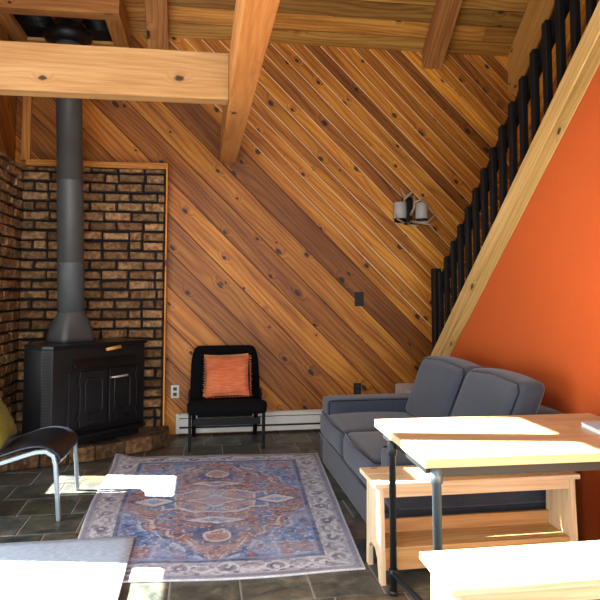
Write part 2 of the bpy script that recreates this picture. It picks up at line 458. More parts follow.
def brickwork(mb, axis, fixed, out, a0, a1, z0, z1, course=.0937, blen=.252):
    zi = 0; z = z0
    while z < z1-.03:
        a = a0-(.126 if zi % 2 else 0)-(random.uniform(0, .02))
        while a < a1-.02:
            L = blen
            if random.random() < .12: L = blen/2
            s0, s1 = max(a+.006, a0), min(a+L-.012, a1)
            if s1-s0 > .04:
                pr = out*random.uniform(.030, .046); f = random.uniform(.55, 1.12)
                t = random.choice([(1, .98, .95), (1.05, .95, .85), (.85, .8, .8), (.7, .6, .55), (1.1, 1.05, 1.0)]); t = tuple(c*f for c in t)
                j = lambda: random.uniform(-.005, .005)
                zz0, zz1 = z+.008+j()*.6, min(z+course-.012, z1)+j()*.6
                C = [(s0+j(), zz0+j()), (s1+j(), zz0+j()), (s1+j(), zz1+j()), (s0+j(), zz1+j())]
                if axis == 'x':
                    V = [(p, fixed, q) for p, q in C]+[(p+(.006 if i in (0, 3) else -.006), fixed+pr+j(), q+(.005 if i < 2 else -.005)) for i, (p, q) in enumerate(C)]
                else:
                    V = [(fixed, p, q) for p, q in C]+[(fixed+pr+j(), p+(.006 if i in (0, 3) else -.006), q+(.005 if i < 2 else -.005)) for i, (p, q) in enumerate(C)]
                mb.mesh(V, [(4, 5, 6, 7), (0, 1, 5, 4), (1, 2, 6, 5), (2, 3, 7, 6), (3, 0, 4, 7)], 0, t)
            a += L
        z += course; zi += 1
ZBR = 2.575
mb = MB(); mb.box(XL+.0, -.354, YB-.09, YB, 0, ZBR, 1); brickwork(mb, 'x', YB-.092, -1, XL+.12, -.366, 0.0, ZBR)
o = part(mb, 'brick_facing', ['brick', 'mortar'], wall_back, bevel=.006, seg=2)
mb = MB(); mb.box(-.352, -.334, YB-.125, YB-.004, 0, ZBR+.065, 0, (1.2, 1.15, 1.05)); mb.box(-1.66, -.3521, YB-.13, YB-.004, ZBR+.004, ZBR+.065, 0, (1.1, 1.05, .95))
tag(mb.build('trim_1', 'cedar', kind='structure', bevel=.004), 'thin cedar trim framing the brick behind the stove', 'trim')

# ------------------------------------------------------------------ left wall (brick, cedar above; tall daylight windows nearer the viewer)
mb = MB()
def sidepoly(y0, y1, z0, z1=None):
    ys = sorted({y0, y1} | ({YR} if y0 < YR < y1 else set()))
    top = [(y, z1 if z1 is not None else roof_z(y)+.05) for y in ys]
    return [(y0, z0)]+[(y1, z0)]+top[::-1]
LWIN = [(4.84, 5.335, .61, 1.37), (.6, 3.71, .12, 1.37), (3.49, 3.65, 2.35, 2.80), (3.49, 3.89, 2.80, 3.56), (-.6, 3.34, 2.35, 3.56)]
ys = sorted({YF-.15, YB+.15} | {a for w in LWIN for a in w[:2]}); zs = sorted({-.1} | {a for w in LWIN for a in w[2:]})
for ya, yb_ in zip(ys, ys[1:]):
    for za, zb in zip(zs, zs[1:]):
        cy, cz = (ya+yb_)/2, (za+zb)/2
        if any(w[0] < cy < w[1] and w[2] < cz < w[3] for w in LWIN): continue
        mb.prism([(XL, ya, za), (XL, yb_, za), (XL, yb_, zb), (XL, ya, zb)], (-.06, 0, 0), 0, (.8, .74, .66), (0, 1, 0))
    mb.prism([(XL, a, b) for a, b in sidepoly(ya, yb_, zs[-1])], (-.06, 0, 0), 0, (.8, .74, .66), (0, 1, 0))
WY1 = 5.34
for (c, lo, hi) in (([(-1, 0, -WY1), (1, 0, YB), (0, -1, 0), (SL, 1, ZE+SL*YB)], -2.2, 12),):
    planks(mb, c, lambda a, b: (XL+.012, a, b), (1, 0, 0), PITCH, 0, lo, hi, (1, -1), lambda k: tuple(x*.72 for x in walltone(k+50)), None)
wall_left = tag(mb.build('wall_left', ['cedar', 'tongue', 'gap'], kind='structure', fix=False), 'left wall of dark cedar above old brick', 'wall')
mb = MB(); mb.box(XL+.012, XL+.09, WY1, YB-.09, 0, ZBR, 1); brickwork(mb, 'y', XL+.092, 1, WY1, YB-.10, 0.0, ZBR)
part(mb, 'brick_facing', ['brick', 'mortar'], wall_left, bevel=.006, seg=2)
mb = MB(); mb.box(-1.725, -1.642, YB-.05, YB-.004, ZBR+.07, ZE, 0, (1.5, 1.45, 1.2))
tag(mb.build('trim_2', 'fir_dark', kind='structure', bevel=.004), 'upright corner board above the brick', 'trim')

# ------------------------------------------------------------------ roof / ceiling
mb = MB()
def slope_pt(x, t): # t metres down the back slope from the ridge
    c = 1/math.hypot(1, SL); return (x, YR+t*c, roof_z(YR)-t*SL*c)
c = 1/math.hypot(1, SL); nr = Vector((0, -SL*c, -c)); LEN = (YB-YR)/c+.02
pw = .178; t = LEN
while t > 0:
    t0, t1 = max(0, t-pw+.004), t; ya, yb_ = YR+t0*c, YR+t1*c
    segs = [(XL, XR)]
    for (a, b) in segs:
        cut = sorted(random.uniform(a, b) for _ in range(1)) if b-a > 3.5 else []
        xs = [a]+cut+[b]
        for xa, xb in zip(xs, xs[1:]):
            o = Vector(slope_pt(xa, t0)); e = Vector(slope_pt(xa, t1-.003))-o
            mb.obox(o, (xb-xa-.003, 0, 0), e, nr*-.02, 0, tn(.62, 1.15, .07))
    t -= pw
for (x0, x1, y0, y1) in ((XL-.15, XR+.15, YR, YB+.15),):
    mb.prism([(x0, y0, roof_z(y0)+.034), (x1, y0, roof_z(y0)+.034), (x1, y1, roof_z(YR)-SL*(y1-YR)+.034), (x0, y1, roof_z(YR)-SL*(y1-YR)+.034)], (0, 0, .15), 1)
mb.prism([(XL-.15, YF-.15, ZE-SL*.15), (XR+.15, YF-.15, ZE-SL*.15), (XR+.15, YR, roof_z(YR)), (XL-.15, YR, roof_z(YR))], (0, 0, .16), 0, (.9, .85, .8), (1, 0, 0))
tag(mb.build('ceiling', ['roof', 'gap'], kind='structure', fix=False), 'sloping ceiling of knotty cedar boards', 'ceiling')

def rafter(name, x0, x1, dz, label, mat='fir_dark', y1=YB-.003, tone=(1, 1, 1)):
    b = MB(); ya = YR+.1
    b.prism([(x0, ya, roof_z(ya)-.004), (x0, y1, roof_z(y1)-.004), (x0, y1, roof_z(y1)-dz), (x0, ya, roof_z(ya)-dz)], (x1-x0, 0, 0), 0, tone, (0, 1, -SL))
    o = b.build(name, mat, bevel=.006, kind='structure'); return tag(o, label, 'beam')
rafter('ceiling_beam', -.556, -.348, .19, 'sloping rafter behind the cross beam, left of the long beam')
rafter('ceiling_beam', 2.319, 2.533, .19, 'sloping rafter under the cedar ceiling, between the long beam and the railing', tone=(.92, .85, .8))
o = rafter('trim_3', 3.298, 3.395, .42, 'wide sloping edge board where the ceiling meets the stairwell', mat='pine_trim', tone=(.92, .70, .42))
o['category'] = 'trim'
b = MB(); b.box(.174, .335, YF-.1, YB-.012, 2.685, 3.02, 0, (.92, .70, .46), 'y')
tag(b.build('ceiling_beam', 'fir', bevel=.008, kind='structure'), 'long heavy beam running overhead to the back wall', 'beam')
b = MB(); b.box(XL+.013, .1735, 4.33, 4.47, 2.703, 3.03, 0, (.84, .83, .82), 'x')
tag(b.build('ceiling_beam', 'fir', bevel=.008, kind='structure'), 'level cross beam in front of the stove pipe', 'beam')

# framed chimney opening with black heat shield
t = thing('chimney_frame', 'timber frame with black heat shield around the top of the stove pipe', 'frame', (-1.24, 6.0, 3.78))
b = MB(); b.box(-1.785, -.72, 5.50, 5.64, 3.755, 4.03, 0, (1, .96, .9)); part(b, 'header', 'fir_dark', t, bevel=.005)
b = MB(); b.box(-1.785, -.72, 6.255, 6.335, 3.775, 4.03, 0, (1.1, 1.05, .95)); part(b, 'header', 'fir', t, bevel=.005)
b = MB(); b.box(-.86, -.72, 5.641, 6.254, 3.76, 4.03, 0, (1, .95, .88)); part(b, 'trimmer', 'fir_dark', t, bevel=.005)
b = MB(); b.box(-1.785, -1.655, 5.641, 6.254, 3.76, 4.03, 0, (.9, .85, .8)); part(b, 'trimmer', 'fir_dark', t, bevel=.005)
b = MB(); HX, HY = -1.208, 5.87
for i in range(20):
    yy = 5.66+i*.031; spans = [(-1.654, -.861)] if abs(yy-HY) > .14 else [(-1.654, HX-.14), (HX+.14, -.861)]
    for xa, xb in spans: b.tube([(xa, yy, 3.81), (xb, yy, 3.81)], .011, 8)
for x0, x1, y0, y1 in ((-1.654, -.861, 5.642, HY-.14), (-1.654, -.861, HY+.14, 6.253), (-1.654, HX-.14, HY-.14, HY+.14), (HX+.14, -.861, HY-.14, HY+.14)):
    b.box(x0, x1, y0, y1, 3.812, 3.825)
part(b, 'heat_shield', 'shield', t)

# ------------------------------------------------------------------ stairwell wall, orange wall, front wall
mb = MB()
mb.prism([(XR+.012, a, b) for a, b in sidepoly(YF-.15, YB+.15, -.1)], (.15, 0, 0), 2)
planks(mb, [(-1, 0, 1), (1, 0, YB), (0, -1, 0), (SL, 1, ZE+SL*YB), (-SL, 1, ZE-SL*YF)], lambda a, b: (XR, a, b), (-1, 0, 0), PITCH, 0, -6, 12, (1, -1), lambda k: tuple(x*.9 for x in walltone(k+90)), None)
tag(mb.build('wall_stair', ['cedar', 'tongue', 'gap'], kind='structure', fix=False), 'cedar wall seen through the railing of the stairs', 'wall')
def str_top(y): return .79+.812*(5.735-y)
mb = MB()
YS0 = 5.50; Ytop = 2.1
mb.prism([(XW, YF, 0), (XW, YS0, 0), (XW, YS0, str_top(YS0)-.06), (XW, Ytop, str_top(Ytop)-.06), (XW, YF, str_top(Ytop)-.06)], (.10, 0, 0), 0)
tag(mb.build('wall_right', 'orange', kind='structure'), 'bright orange wall under the stairs', 'wall')
mb = MB()
# the front wall's openings (behind the viewer): a window, glazed doors and a long transom
WIN = [(-1.6, -.65, .25, 2.5), (-.5, 1.95, .08, 2.5), (-1.6, 1.95, 2.75, 3.7)]
xs = sorted({XL-.15, XR+.15} | {a for w in WIN for a in w[:2]}); zs = sorted({-.1, ZE+.1} | {a for w in WIN for a in w[2:]})
for xa, xb in zip(xs, xs[1:]):
    for za, zb in zip(zs, zs[1:]):
        cx, cz = (xa+xb)/2, (za+zb)/2
        if any(w[0] < cx < w[1] and w[2] < cz < w[3] for w in WIN): continue
        mb.box(xa, xb, YF-.06, YF, za, zb)
M['front'] = plain('pale_front_wall', '#c9a878', .8)
tag(mb.build('wall_front', 'front', kind='structure'), 'pale front wall with glazed doors', 'wall')

# ------------------------------------------------------------------ staircase
t = thing('staircase', 'pine-edged staircase rising along the orange wall', 'stairs', (2.6, 5.5, 0))
b = MB()   # stringer: two boards lapped one over the other
def sboard(b, x0, x1, d0, d1, y0, y1, tone):
    b.prism([(x0, y0, str_top(y0)-d0), (x0, y1, str_top(y1)-d0), (x0, y1, str_top(y1)-d1), (x0, y0, str_top(y0)-d1)], (x1-x0, 0, 0), 0, tone, (0, -1, .812))
sboard(b, XW-.018, XW-.002, 0, .165, 5.72, Ytop, (1.05, 1.05, 1.02)); part(b, 'stringer_cap', 'pine_trim', t, bevel=.004)
b = MB(); sboard(b, XW-.010, XW-.002, .172, .315, 5.72, Ytop, (.92, .88, .80)); part(b, 'stringer', 'pine_trim', t, bevel=.004)
b = MB(); b.box(1.975, 3.385, 5.55, YB-.012, 0, .445, 0); o = part(b, 'landing', 'carpet', t, bevel=.02)
o['label'] = 'beige carpeted landing'
n = 12; rise = .812*.235
for i in range(n):
    y1 = 5.545-i*.235; z = .445+rise*(i+1)
    b = MB(); b.box(XW+.105, 3.29, y1-.27, y1, z-.035, z); part(b, 'tread', 'carpet', t, bevel=.012)
    b = MB(); b.box(XW+.105, 3.29, y1-.022, y1-.002, z-rise, z-.036); part(b, 'riser', 'carpet', t)
t = thing('stair_railing', 'black slatted railing along the stairs', 'railing', (2.16, 5.6, .8))
b = MB(); b.box(XW+.003, XW+.075, 5.655, 5.745, .447, 1.60); part(b, 'newel_post', 'black_rail', t, bevel=.006)
b = MB()
b.prism([(XW+.045, 5.66, str_top(5.66)+.645), (XW+.045, 2.6, str_top(2.6)+.645), (XW+.045, 2.6, str_top(2.6)+.50), (XW+.045, 5.66, str_top(5.66)+.50)], (.04, 0, 0)); part(b, 'handrail', 'black_rail', t)
y = 5.575; i = 0
while y > 2.7:
    b = MB(); z1 = str_top(y)+.635; zb = str_top(y)-.10
    b.prism([(XW+.003, y, zb), (XW+.003, y, z1), (XW+.003, y-.050, z1+.016), (XW+.003, y-.050, zb)], (.040, 0, 0))
    part(b, 'baluster', 'black_rail', t, bevel=.003); y -= .157

# ------------------------------------------------------------------ hearth
HP = [(-1.66, 5.26), (-1.45, 5.335), (-.84, 5.545), (-.40, 5.84), (-.27, 6.0), (-.29, 6.30)]
b = MB(); core = [(XL+.145, 5.30)]+[(x-.02, y+.05) for x, y in HP[1:]]+[(XL+.145, 6.30)]
b.prism([(x, y, .001) for x, y in core], (0, 0, .105), 1)
o = None
t = thing('brick_hearth', 'low raised brick hearth in the corner under the stove', 'hearth', (-1.0, 5.9, 0))
part(b, 'hearth_slab', ['brick', 'slate'], t, bevel=.004)
b = MB()
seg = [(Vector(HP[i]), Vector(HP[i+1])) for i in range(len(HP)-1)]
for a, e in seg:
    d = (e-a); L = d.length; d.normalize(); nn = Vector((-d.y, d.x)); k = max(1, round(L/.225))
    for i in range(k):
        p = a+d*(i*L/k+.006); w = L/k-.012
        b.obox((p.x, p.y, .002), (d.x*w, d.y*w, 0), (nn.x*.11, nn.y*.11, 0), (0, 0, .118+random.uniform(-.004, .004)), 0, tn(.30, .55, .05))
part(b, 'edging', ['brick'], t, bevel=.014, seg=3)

# ------------------------------------------------------------------ wood stove (set across the corner)
A, B = Vector((-1.165, 5.40)), Vector((-.50, 6.0)); U = (B-A).normalized(); W = (B-A).length; N = Vector((-U.y, U.x))   # U along the front, N into the corner
def sp(u, n, z): q = A+U*u+N*n; return (q.x, q.y, z)
Z0, ZT = .125, .953
t = thing('wood_stove', 'black cast iron wood stove with two doors standing on the hearth', 'stove', sp(W/2, .2, Z0))
b = MB()
foot = [(0.0, 0), (W, 0), (W, .34), (W-.12, .45), (.02, .45), (-.065, .33), (-.06, .055)]
b.prism([sp(u, n, Z0+.05) for u, n in foot], (0, 0, ZT-.03-Z0-.05)); part(b, 'body', 'stove', t, bevel=.006)
b = MB(); b.prism([sp(.03+(u*.93), n*.92+.03, Z0) for u, n in foot], (0, 0, .05)); part(b, 'plinth', 'stove', t)
b = MB(); b.prism([sp(u*1.03-.012, n*1.0-.022, ZT-.03) for u, n in foot], (0, 0, .03)); part(b, 'top_plate', 'stove_top', t, bevel=.005)
b = MB()                                      # pierced grille on the left corner
CD = Vector((-.06, .055)); CL = CD.length; CD.normalize(); CN = Vector((-CD.y, CD.x))     # along the cut corner, and out of it
if CN.y > 0: CN = -CN
def cp(a, out, z): q = CD*a+CN*out; return sp(q.x, q.y, z)
b.prism([cp(.004, .001, .24), cp(CL-.004, .001, .24), cp(CL-.004, .001, .91), cp(.004, .001, .91)], Vector(cp(0, .004, 0))-Vector(cp(0, 0, 0)), 0)
g = part(b, 'grille', 'stove', t)
b = MB()
for r_ in range(28):
    for c_ in range(4):
        a_ = .012+c_*.0175+(.008 if r_ % 2 else 0); z = .255+r_*.0236
        if a_ > CL-.008: continue
        b.prism([cp(a_+.0062*math.cos(q*R(60)), .0052, z+.009*math.sin(q*R(60))) for q in range(6)], Vector(cp(0, .001, 0))-Vector(cp(0, 0, 0)))
M['hole'] = plain('dark_perforation', '#050505', .9)
part(b, 'perforation', 'hole', g)
def spb(b, u0, u1, n0, n1, z0, z1, m=0): b.obox(sp(u0, n0, z0), U.to_3d()*(u1-u0), N.to_3d()*(n1-n0), (0, 0, z1-z0), m)
b = MB(); b.prism([sp(.17, -.075, .765), sp(.17, 0, .83), sp(.17, 0, .75)], (U.x*.62, U.y*.62, 0)); part(b, 'hood_strip', 'stove', t, bevel=.004)
for k, (u0, u1) in enumerate(((.235, .50), (.515, .78))):
    b = MB(); spb(b, u0, u1, -.022, -.001, .275, .73); d = part(b, 'door', 'stove', t, bevel=.006)
    b = MB(); cu, cz = (u0+u1)/2, .52
    pts = [(cu+.08*sx*a, cz+.14*sz*c2) for sx, sz, a, c2 in ((-1, -1, .7, 1), (1, -1, .7, 1), (1, -1, 1, .8), (1, 1, 1, .8), (1, 1, .7, 1), (-1, 1, .7, 1), (-1, 1, 1, .8), (-1, -1, 1, .8))]
    b.tube([sp(u, -.023, z) for u, z in pts], .007, 6, closed=True); part(b, 'panel_moulding', 'stove', d)
    for z in (.36, .65):
        b = MB(); spb(b, (u0-.018 if k == 0 else u1-.004), (u0+.004 if k == 0 else u1+.018), -.03, -.004, z-.03, z+.03); part(b, 'hinge', 'stove', d, bevel=.004)
    b = MB(); spb(b, cu-.06, cu-.03, -.028, -.02, .30, .33); spb(b, cu+.0, cu+.075, -.028, -.02, .298, .332); part(b, 'air_vent', 'stove_top', d, bevel=.003)
    if k == 1:
        b = MB(); b.tube([sp(u0+.01, -.023, .655), sp(u0+.02, -.05, .657), sp(u0+.16, -.055, .662)], [.008, .008, .011], 8); h = part(b, 'handle', 'plate', d); h['label'] = 'pale metal door handle'
for u in (.135, .80):
    b = MB(); spb(b, u, u+.035, -.012, -.001, .29, .72); part(b, 'side_rib', 'stove', t, bevel=.004)
b = MB(); b.prism([sp(.08, 0, .215), sp(.14, -.13, .215), sp(.82, -.13, .215), sp(W, 0, .215)], (0, 0, .02)); part(b, 'ash_lip', 'stove_top', t, bevel=.004)
b = MB(); b.tube([sp(.53, -.02, .905), sp(.53, -.035, .905)], .008, 8); b.tube([sp(.46, -.05, .897), sp(.60, -.05, .912)], [.014, .017], 10)
h = part(b, 'damper_handle', 'brass', t); h['label'] = 'golden wooden damper handle'

px, py = -1.123, 5.87
t = thing('stove_pipe', 'tall charcoal stove pipe rising from the stove to the ceiling', 'pipe', (px, py, ZT))
b = MB(); b.lathe((px, py, 0), [(.113, 1.20), (.113, 1.62), (.116, 1.625), (.116, 1.64), (.112, 1.645), (.112, 2.35), (.115, 2.355), (.115, 2.37), (.111, 2.375), (.111, 3.15), (.114, 3.155), (.114, 3.17), (.111, 3.175), (.111, 4.28)], 32)
b.v = [(x-.0325*(z-1.2), y, z) for x, y, z in b.v]            # the real pipe leans a little
part(b, 'flue', 'pipe', t)
b = MB(); V = []; n = 32
for k in range(7):
    s_ = k/6; e = s_**1.5
    for j in range(n):
        a = 2*math.pi*j/n; cx, cy = math.cos(a), math.sin(a); q = 1/max(abs(cx), abs(cy))
        ru = (.155*q*(1-e)+.113*e); rn = (.145*q*(1-e)+.113*e)
        p = Vector((px, py))+U*(cx*ru)+N*(cy*rn); V.append((p.x, p.y, ZT+.002+(1.205-ZT)*s_))
F = [(k*n+j, k*n+(j+1) % n, (k+1)*n+(j+1) % n, (k+1)*n+j) for k in range(6) for j in range(n)]+[tuple(range(n))[::-1]]
b.mesh(V, F, smooth=True); part(b, 'flue_boot', 'pipe', t)
b = MB(); b.lathe((HX, py, 0), [(.118, 3.605), (.19, 3.625), (.205, 3.65), (.205, 3.70), (.16, 3.735), (.125, 3.79)], 32); o = part(b, 'ceiling_collar', 'pipe_ring', t); o['label'] = 'black ceiling collar'

# ------------------------------------------------------------------ baseboard heater
t = thing('baseboard_heater', 'long cream baseboard heater along the back wall', 'heater', (.8, 6.40, 0))
b = MB(); x0, x1 = -.225, 1.93
prof = [(YB-.012, .02), (YB-.012, .205), (YB-.055, .205), (YB-.075, .19), (YB-.075, .165), (YB-.03, .165), (YB-.03, .035), (YB-.05, .02)]
b.prism([(x0, y, z) for y, z in prof], (x1-x0, 0, 0)); part(b, 'housing', 'heater', t, bevel=.003)
b = MB(); b.box(x0+.03, x1-.02, YB-.082, YB-.074, .085, .160); part(b, 'front_panel', 'heater', t, bevel=.003)
b = MB(); b.box(x0+.03, x1-.02, YB-.080, YB-.066, .022, .066); part(b, 'lower_lip', 'heater', t, bevel=.003)
b = MB(); b.box(x0+.03, x1-.02, YB-.066, YB-.031, .03, .158); part(b, 'element', 'slot', t)
b = MB(); b.box(x0-.004, x0+.03, YB-.085, YB-.012, .018, .208); part(b, 'end_cap', 'heater', t, bevel=.004)
b = MB(); b.box(x1-.02, x1+.004, YB-.085, YB-.012, .018, .208); part(b, 'end_cap', 'heater', t, bevel=.004)

# outlets and switch
def plate(name, label, cat, cx, cz, w, h, m1, m2, toggle=False):
    t = thing(name, label, cat, (cx, YB-.002, cz))
    b = MB(); b.box(cx-w/2, cx+w/2, YB-.009, YB-.001, cz-h/2, cz+h/2); part(b, 'cover_plate', m1, t, bevel=.003)
    if toggle: b = MB(); b.obox((cx-.006, YB-.022, cz-.006), (.012, 0, 0), (0, .013, -.004), (0, 0, .02)); part(b, 'toggle', m2, t, bevel=.002)
    else:
        for s_ in (-1, 1): b = MB(); b.box(cx-.018, cx+.018, YB-.013, YB-.0085, cz+s_*.026-.016, cz+s_*.026+.016); part(b, 'socket', m2, t, bevel=.004)
plate('wall_outlet', 'pale metal outlet with dark sockets beside the brick, left of the black chair', 'outlet', -.243, .411, .08, .125, 'plate', 'socket')
plate('wall_outlet', 'black outlet on the cedar wall above the sofa arm', 'outlet', 1.583, .395, .078, .118, 'black_plastic', 'socket')
plate('light_switch', 'black light switch on the diagonal boards below the sconce', 'switch', 1.608, 1.308, .095, .145, 'black_plastic', 'black_plastic', True)

# ------------------------------------------------------------------ sconce
t = thing('wall_sconce', 'rustic wall sconce with two pale shades and antler ironwork', 'lamp', (2.17, YB, 2.2))
b = MB(); b.rbox(2.085, 2.185, YB-.035, YB-.001, 2.08, 2.38, .016, n=4); part(b, 'backplate', 'iron_dark', t)
for cx, lab in ((2.02, 0), (2.252, 1)):
    cy = YB-.12
    b = MB(); b.lathe((cx, cy, 0), [(.05, 2.135), (.064, 2.138), (.064, 2.30), (.058, 2.303), (.058, 2.29), (.045, 2.15)], 20); part(b, 'shade', 'shade', t)
    b = MB(); b.lathe((cx, cy, 0), [(.03, 2.09), (.062, 2.10), (.066, 2.133), (.03, 2.134)], 16); part(b, 'cup', 'iron_dark', t)
def branch(pts, r0, r1):
    b = MB(); k = len(pts); b.tube([Vector((2.135, YB, 2.2))+Vector(p) for p in pts], [1.35*(r0+(r1-r0)*i/(k-1)) for i in range(k)], 7); part(b, 'antler', 'iron', t)
branch([(-.03, -.04, .0), (-.06, -.08, .10), (-.055, -.10, .17), (-.09, -.11, .22), (-.10, -.11, .25)], .013, .005)
branch([(-.055, -.10, .15), (-.01, -.11, .19), (.02, -.12, .22), (.03, -.12, .26)], .011, .004)
branch([(.02, -.04, -.02), (.05, -.08, .06), (.045, -.11, .12), (.04, -.12, .18)], .013, .005)
branch([(.045, -.11, .11), (.10, -.13, .13), (.145, -.14, .17)], .011, .004)
branch([(.02, -.04, -.08), (.08, -.17, -.11), (.16, -.19, -.10), (.22, -.18, -.05), (.235, -.17, -.01)], .012, .004)
branch([(.10, -.17, -.112), (.17, -.20, -.13), (.21, -.2, -.12)], .010, .004)
branch([(-.03, -.04, -.08), (-.10, -.17, -.11), (-.16, -.18, -.08), (-.18, -.17, -.03)], .012, .004)
branch([(0, -.04, -.1), (.0, -.1, -.13), (.06, -.16, -.14)], .011, .004)

# ------------------------------------------------------------------ black lounge chair by the wall
cxm = .236
t = thing('lounge_chair', 'low black armless lounge chair against the cedar wall', 'chair', (cxm, 6.0, 0))
pr = [(5.725, .315), (5.70, .345), (5.695, .385), (5.73, .408), (5.82, .395), (5.98, .355), (6.11, .345), (6.17, .37), (6.20, .44), (6.26, .59), (6.32, .75), (6.36, .865)]
def cw(i):
    k = [.345, .35, .353, .353, .35, .345, .34, .335, .333, .33, .327, .29][i]; return (cxm-k, cxm+k)
b = MB(); b.ribbon(pr, .07, cw, 'yz', nw=8); part(b, 'seat_pad', 'black_cloth', t, sub=2)
for sx in (-1, 1):
    x = cxm+sx*.323
    b = MB(); b.tube([(x, 5.77, .001), (x, 5.755, .30), (x, 5.77, .345), (x, 5.81, .362)], 1, rect=(.055, .026)); part(b, 'leg', 'black_wood', t, bevel=.004)
    b = MB(); b.tube([(x, 5.811, .362), (x, 6.08, .318), (x, 6.16, .335), (x, 6.215, .46)], 1, rect=(.045, .024)); part(b, 'side_rail', 'black_wood', t, bevel=.004)
    b = MB(); b.tube([(x-sx*.03, 6.10, .30), (x-sx*.03, 6.22, .22), (x-sx*.03, 6.33, .001)], 1, rect=(.04, .024)); part(b, 'leg', 'black_wood', t, bevel=.004)
b = MB(); b.box(cxm-.295, cxm+.295, 5.748, 5.772, .215, .275); part(b, 'crossbar', 'black_wood', t, bevel=.004)
b = MB(); b.box(cxm-.26, cxm+.26, 6.20, 6.222, .20, .25); part(b, 'crossbar', 'black_wood', t, bevel=.004)

def pillow(mb, c, ex, ey, nrm, w, h, th, n=18, m=0, side=None):
    c, ex, ey, nrm = map(Vector, (c, ex, ey, nrm)); V = []; F = []
    for s_ in (1, -1):
        for i in range(n+1):
            for j in range(n+1):
                u, v = -1+2*i/n, -1+2*j/n
                k = ((1-u*u)*(1-v*v))**.42
                pin = 1-.055*(1-abs(v)**2)*abs(u)**4; pin2 = 1-.055*(1-abs(u)**2)*abs(v)**4
                V.append(c+ex*(u*w/2*pin)+ey*(v*h/2*pin2)+nrm*(s_*th/2*k))
    o = (n+1)**2
    for i in range(n):
        for j in range(n):
            a = i*(n+1)+j; q = (a, a+n+1, a+n+2, a+1)
            F.append((q, 0)); F.append((tuple(o+x for x in q[::-1]), 1))
    if side is None: mb.mesh(V, [f for f, _ in F], m, smooth=True)
    else:
        mb.mesh(V, [f for f, k in F if k == side], m, smooth=True)
t = thing('throw_pillow', 'orange fringed pillow on the black lounge chair', 'pillow', (.26, 6.0, .42))
ex = Vector((1, -.10, .03)).normalized(); ey = Vector((.03, .42, .9)).normalized(); ey = (ey-ex*ey.dot(ex)).normalized(); nn = ex.cross(ey)
pc = Vector((.245, 5.955, .618))
b = MB(); pillow(b, pc, ex, ey, nn, .40, .385, .13, side=0); part(b, 'front_cover', 'slub', t, fix=False)
b = MB(); pillow(b, pc-ex*.012+ey*.012, ex, ey, nn, .41, .395, .13, side=1); o = part(b, 'back_cover', 'tan', t, fix=False); o['label'] = 'tan back cover'
b = MB()
for i in range(34):
    for sd, e1, e2, W2 in (('b', ex, -ey, .40), ('r', ey, ex, .38), ('l', ey, -ex, .38)):
        if sd == 'l' and i % 2: continue
        u = -.5+(i+.5)/34; p = pc+e1*(u*W2)+e2*(.193 if sd == 'b' else .203)
        L = random.uniform(.006, .011) if sd == 'b' else random.uniform(.012, .024); q = e1*random.uniform(-.006, .006)
        b.tube([p, p+e2*L*.5+q, p+e2*L+q*1.5+nn*.004], [.003, .0025, .0015], 4)
part(b, 'fringe', 'slub', t, fix=False)['kind'] = 'stuff'

# ------------------------------------------------------------------ grey framed easy chair at the left
t = thing('easy_chair', 'easy chair with black leather seat and grey bent frame at the left edge', 'chair', (-1.2, 4.48, 0))
for y in (4.175, 4.785):
    b = MB(); b.tube([(-.842, y, .001), (-.868, y, .34), (-.882, y, .39), (-.925, y, .418), (-.985, y, .416), (-1.30, y, .325), (-1.44, y, .285)], 1, rect=(.035, .024)); part(b, 'side_frame', 'grey_metal', t, bevel=.004)
    b = MB(); b.tube([(-1.38, y, .29), (-1.50, y, .21), (-1.60, y, .001)], 1, rect=(.035, .022)); part(b, 'leg', 'grey_metal', t, bevel=.004)
    b = MB(); b.tube([(-1.44, y, .30), (-1.50, y, .35), (-1.60, y, .58), (-1.69, y, .85)], 1, rect=(.035, .022)); part(b, 'back_frame', 'grey_metal', t, bevel=.004)
b = MB(); b.tube([(-.885, 4.195, .35), (-.885, 4.765, .35)], .012, 8); part(b, 'stretcher', 'grey_metal', t)
b = MB(); b.tube([(-1.46, 4.195, .265), (-1.46, 4.765, .265)], .012, 8); part(b, 'stretcher', 'grey_metal', t)
pr = [(-.872, .325), (-.842, .355), (-.862, .40), (-.945, .448), (-1.07, .44), (-1.24, .372), (-1.42, .345), (-1.50, .42), (-1.58, .63), (-1.65, .85)]
pr = pr[::-1]
b = MB(); b.ribbon(pr, .042, lambda i: (4.187, 4.773), 'xz', nw=6); part(b, 'seat', 'leather', t, sub=2)
t2 = MB(); ex = Vector((-.05, 1, 0)).normalized(); ey = Vector((-.55, 0, .83)).normalized(); nn = ex.cross(ey).normalized()
pillow(t2, Vector((-1.335, 4.44, .612)), ex, ey, nn, .48, .44, .14)
tag(t2.build('throw_pillow', 'olive'), 'olive green pillow on the leather easy chair', 'pillow')

